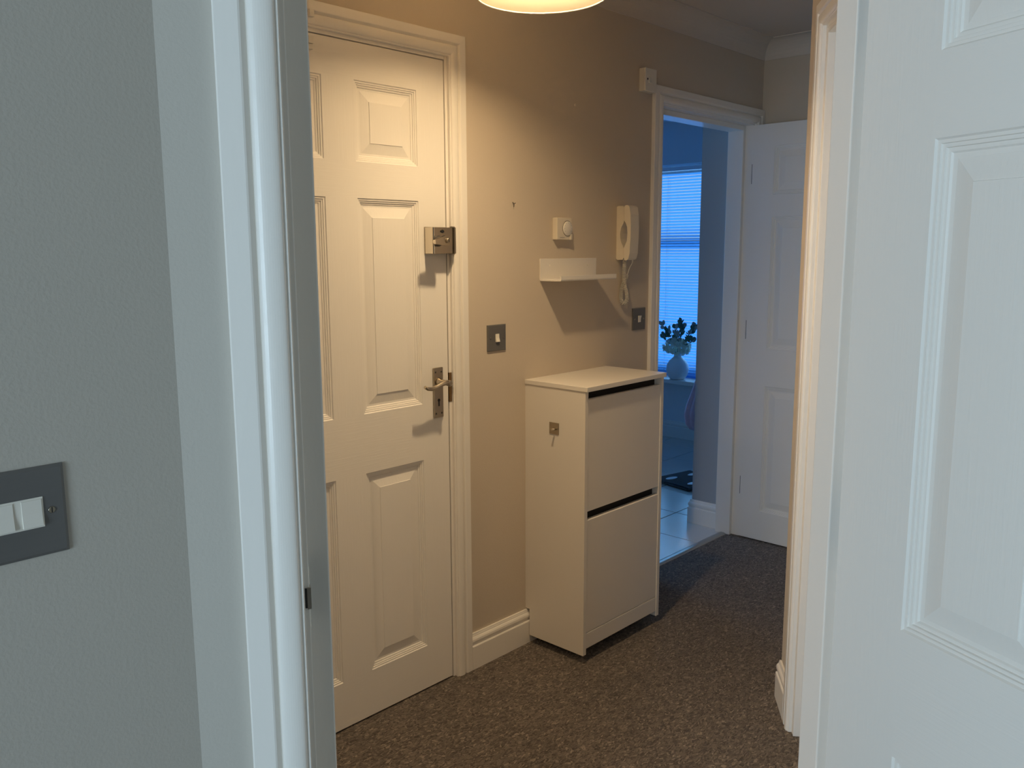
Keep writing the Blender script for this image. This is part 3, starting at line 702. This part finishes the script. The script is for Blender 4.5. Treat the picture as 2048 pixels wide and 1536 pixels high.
e = MB(); e.tube([(0, 0, bz + 0.088), (0, 0, -0.02)], 0.003, 8); e.build('lamp_cord', WPLAST, lamp)
e = MB(); e.lathe([(0.012, -0.030), (0.045, -0.020), (0.048, 0.0)], (0, 0, 0), 32); e.build('ceiling_rose', WPLAST, lamp)
e = MB(); e.lathe([(0.001, -0.028), (0.012, -0.0265), (0.021, -0.019), (0.027, -0.006), (0.027, 0.004), (0.022, 0.016), (0.016, 0.027), (0.001, 0.0275)], (0, 0, bz), 24); e.build('light_bulb', BULBM, lamp)

# ------------------------------------------------------------------ bathroom window, sill and blind
def window_unit(name, x0, x1, z0, z1, y, facing, label, mull=1):
    f = empty(name, ((x0 + x1) / 2, y, z0), 0, label, kind='structure'); w2 = (x1 - x0) / 2; hh = z1 - z0
    for (a, b_, c, d_) in ((-w2, -w2 + 0.055, 0, hh), (w2 - 0.055, w2, 0, hh), (-w2 + 0.055, w2 - 0.055, 0, 0.055), (-w2 + 0.055, w2 - 0.055, hh - 0.055, hh), (-w2 + 0.055, w2 - 0.055, hh * 0.62, hh * 0.62 + 0.05)):
        e = MB(); e.box(a, b_, -0.03, 0.03, c, d_); e.build('frame_bar', GLOSS, f, bevel=0.003)
    for (c, d_) in ((0.055, hh * 0.62), (hh * 0.62 + 0.05, hh - 0.055)):
        e = MB(); e.box(-w2 + 0.055, w2 - 0.055, -0.003, 0.003, c, d_); e.build('pane', GLASS, f)
    return f
window_unit('window_1', WX0, WX1, WZ0, WZ1, 5.70, -1, 'bathroom window behind the lowered blind')
f_ = empty('added_window', (-2.30, 3.75, 0.80), 0, 'added window frame for the bathroom fill light, out of view', kind='structure')  # frame added around the unseen bathroom fill light
for (a_, b_, c_, d_) in ((-0.5, -0.45, 0, 1.1), (0.45, 0.5, 0, 1.1), (-0.45, 0.45, 0, 0.05), (-0.45, 0.45, 1.05, 1.1)):
    e = MB(); e.box(-0.02, 0.02, a_, b_, c_, d_); e.build('frame_bar', GLOSS, f_, bevel=0.003)
e = MB(); e.box(-0.003, 0.003, -0.45, 0.45, 0.05, 1.05); e.build('pane', GLASS, f_)
window_unit('window_2', ROOM_WIN['x0'], ROOM_WIN['x1'], ROOM_WIN['z0'], ROOM_WIN['z1'], -2.76, 1, 'room window behind the camera')
e = MB(); e.box(WX0 - 0.04, WX1 + 0.04, 5.412, 5.67, WZ0 - 0.030, WZ0 + 0.0)
tag(e.build('trim_9', GLOSS, bevel=0.004), 'white window sill board under the vase', kind='structure')
bl = empty('venetian_blind', ((WX0 + WX1) / 2, 5.585, WZ0), 0, 'blue-lit venetian blind lowered over the bathroom window', 'blind')
bw = (WX1 - WX0) / 2 - 0.008
zt = WZ1 - WZ0
e = MB(); e.box(-bw, bw, -0.016, 0.016, zt - 0.042, zt - 0.014); e.build('head_rail', CERAM, bl, bevel=0.002)
e = MB(); e.box(-bw, bw, -0.012, 0.012, 0.004, 0.016); e.build('bottom_rail', SLAT, bl, bevel=0.002)
pitch_ = 0.0214; tilt = rad(41); sw_ = 0.025
me = None; nsl = int((zt - 0.075) / pitch_)
for k in range(nsl):
    z_ = 0.028 + k * pitch_
    if me is None:
        e = MB(); cs = []
        for i_ in range(5):
            s_ = (i_ / 4 - 0.5) * sw_; cr = 0.0016 * (1 - (2 * i_ / 4 - 1) ** 2)
            cs.append((s_ * math.cos(tilt) - cr * math.sin(tilt), s_ * math.sin(tilt) + cr * math.cos(tilt)))
        v = [(-bw, a, b_) for a, b_ in cs] + [(bw, a, b_) for a, b_ in cs]
        e.faces(v, [(i, i + 1, 6 + i, 5 + i) for i in range(4)], smooth=True)
        o = e.build('slat', SLAT, bl); me = o.data
    else:
        o = bpy.data.objects.new('slat', me); COL.objects.link(o); o.parent = bl
    o.location = (0, 0, z_); o.rotation_euler = (rad(random.uniform(-2, 2)), rad(random.uniform(-0.12, 0.12)), 0)
for x_ in (-bw + 0.12, 0.0, bw - 0.12):
    for y_ in (-0.014, 0.014):
        e = MB(); e.tube([(x_, y_, 0.012), (x_, y_, zt - 0.04)], 0.0007, 4); e.build('ladder_cord', CORD, bl)

# ------------------------------------------------------------------ vase with cream flower and eucalyptus
VX, VY = -1.441, 5.478
vase = empty('flower_vase', (VX, VY, WZ0), 0, 'round white vase with cream flower and eucalyptus on bathroom sill', 'vase')
e = MB(); e.lathe([(0.040, 0.0), (0.052, 0.003), (0.074, 0.032), (0.084, 0.072), (0.079, 0.110), (0.062, 0.140), (0.040, 0.158), (0.029, 0.172), (0.029, 0.190), (0.034, 0.200), (0.030, 0.198), (0.024, 0.172), (0.012, 0.160)], (0, 0, 0), 40)
e.build('vase_body', CERAM, vase)
rnd = random.Random(5)
fl_ = MB()
for k in range(190):
    a = rnd.uniform(0, 2 * PI); el = rnd.uniform(-0.75, 1.35); rr = rnd.uniform(0.75, 1.0)
    dirv = Vector((math.cos(a) * math.cos(el), math.sin(a) * math.cos(el) * 0.66, math.sin(el) * 0.58))
    c = Vector((-0.004, -0.008, 0.238)) + dirv * 0.112 * rr
    nrm = dirv.normalized(); s_ = rnd.uniform(0.014, 0.024)
    t1 = nrm.cross(Vector((0, 0, 1))).normalized(); t2 = nrm.cross(t1); rt = rnd.uniform(0, PI)
    a1 = t1 * math.cos(rt) + t2 * math.sin(rt); a2 = nrm.cross(a1)
    vsx = [c - nrm * 0.008]
    for j in range(7):
        an = 2 * PI * j / 7; vsx.append(c + (a1 * math.cos(an) + a2 * math.sin(an) * 0.85) * s_ + nrm * (0.004 + 0.005 * math.sin(3 * an)))
    fl_.faces(vsx, [(0, 1 + j, 1 + (j + 1) % 7) for j in range(7)], smooth=True)
fo = fl_.build('flower_head', PETAL, vase, recalc=False); fo['kind'] = 'stuff'
def leaf(c, axis, nrm, ln, wd_, mtl):
    axis = Vector(axis).normalized(); side = axis.cross(Vector(nrm)).normalized(); up_ = side.cross(axis)
    v = [Vector(c)]; prof = [(0.15, 0.55), (0.35, 0.92), (0.6, 1.0), (0.82, 0.7)]
    vv = [Vector((0, 0, 0))]
    for (a, b_) in prof: vv += [axis * ln * a - side * wd_ * b_ / 2 + up_ * 0.003, axis * ln * a + up_ * -0.001, axis * ln * a + side * wd_ * b_ / 2 + up_ * 0.003]
    vv.append(axis * ln)
    fs = [(0, 1, 2), (0, 2, 3)]
    for i in range(3):
        b0 = 1 + 3 * i; fs += [(b0, b0 + 3, b0 + 4, b0 + 1), (b0 + 1, b0 + 4, b0 + 5, b0 + 2)]
    fs += [(10, 13, 11), (11, 13, 12)]
    e = MB(); e.faces(vv, fs, smooth=True)
    o = e.build('leaf', mtl, vase, recalc=False); o.location = Vector(c); return o
tips = [(-0.125, -0.01, 0.395), (-0.085, 0.005, 0.350), (-0.03, 0.01, 0.375), (0.01, -0.01, 0.350), (0.050, -0.02, 0.400), (0.03, 0.0, 0.430), (0.095, -0.01, 0.345), (0.140, 0.0, 0.395), (0.125, -0.02, 0.300), (-0.115, -0.02, 0.320)]
for i, tp in enumerate(tips):
    st = bez([(0.0, 0.0, 0.16), (tp[0] * 0.35, tp[1] * 0.5 - 0.005, 0.25), (tp[0] * 0.8, tp[1], 0.16 + (tp[2] - 0.16) * 0.8), tp], 5)
    e = MB(); e.tube(st, 0.0013, 5); e.build('stem', STEM, vase)
    for k in (6, 8, 10, 12, 14, 15):
        if k == 15 or rnd.random() < 0.85:
            for sd in (-1, 1):
                d_ = (st[k] - st[k - 1]).normalized(); ax = (d_ + Vector((sd * rnd.uniform(0.5, 1.1), rnd.uniform(-0.5, 0.2), rnd.uniform(-0.3, 0.4)))).normalized()
                big = rnd.random() < 0.45
                leaf(st[k], ax, (rnd.uniform(-0.4, 0.4), -1, rnd.uniform(-0.2, 0.6)), rnd.uniform(0.038, 0.054) if big else rnd.uniform(0.020, 0.030), rnd.uniform(0.026, 0.036) if big else rnd.uniform(0.008, 0.013), LEAF if rnd.random() < 0.6 else LEAF2)

# ------------------------------------------------------------------ bathroom scale
sc_ = empty('bathroom_scale', (-0.705, 4.470, 0.0), rad(-12), 'flat black bathroom scale with white foot pads on tiles', 'scale')
e = MB(); e.box(-0.15, 0.15, -0.16, 0.16, 0.010, 0.026); e.build('platform', GLASSBLK, sc_, bevel=0.006, seg=3)
for sx_ in (-1, 1):
    for sy_ in (-1, 1):
        e = MB(); e.lathe([(0.017, 0.0), (0.019, 0.011)], (sx_ * 0.12, sy_ * 0.13, 0), 18); e.build('foot', BLACK, sc_)
for (px_, py_) in ((-0.075, -0.075), (0.085, -0.055), (-0.06, 0.10), (0.07, 0.105)):
    e = MB(); n = 24; pts_ = [(px_ + 0.020 * math.cos(2 * PI * k / n), py_ + 0.046 * math.sin(2 * PI * k / n)) for k in range(n)]
    e.prism(pts_, 'z', 0.0262, 0.0275); o = e.build('foot_pad', PADM, sc_)
e = MB(); e.box(-0.035, 0.035, 0.118, 0.146, 0.0262, 0.0268); e.build('display', BLACK, sc_)

# ------------------------------------------------------------------ towel on a hook round the bathroom corner
tw = empty('hanging_towel', (-0.292, 4.06, 0.44), 0, 'mauve towel hanging behind the bathroom wall corner', 'towel')
e = MB(); n = 56; rings = []
prof = [(0.012, 0.62, 0.035), (0.022, 0.58, 0.038), (0.032, 0.50, 0.042), (0.045, 0.40, 0.050), (0.060, 0.31, 0.060), (0.078, 0.22, 0.072), (0.092, 0.15, 0.082), (0.098, 0.10, 0.086), (0.092, 0.05, 0.084), (0.074, 0.016, 0.078), (0.050, 0.004, 0.07), (0.010, 0.02, 0.06)]
for (rr, z_, cx_) in prof:
    ring = []
    for k in range(n):
        a = 2 * PI * k / n; f_ = 1 + 0.13 * math.sin(5 * a + z_ * 2.0) + 0.06 * math.sin(11 * a + 1.3)
        x_ = -cx_ + rr * f_ * math.cos(a) * 0.75; x_ = min(x_, -0.002)
        ring.append(e.bm.verts.new((x_, rr * f_ * math.sin(a) * 1.25, z_)))
    rings.append(ring)
for i in range(len(rings) - 1):
    for k in range(n):
        fc = e.bm.faces.new([rings[i][k], rings[i][(k + 1) % n], rings[i + 1][(k + 1) % n], rings[i + 1][k]]); fc.smooth = True
e.bm.faces.new(rings[0]); e.bm.faces.new(rings[-1])
e.build('towel_cloth', TOWEL, tw)
e = MB(); e.tube([(-0.0005, 0, 0.62), (-0.05, 0, 0.62), (-0.055, 0, 0.645)], 0.005, 8); e.build('hook', CHROME, tw)
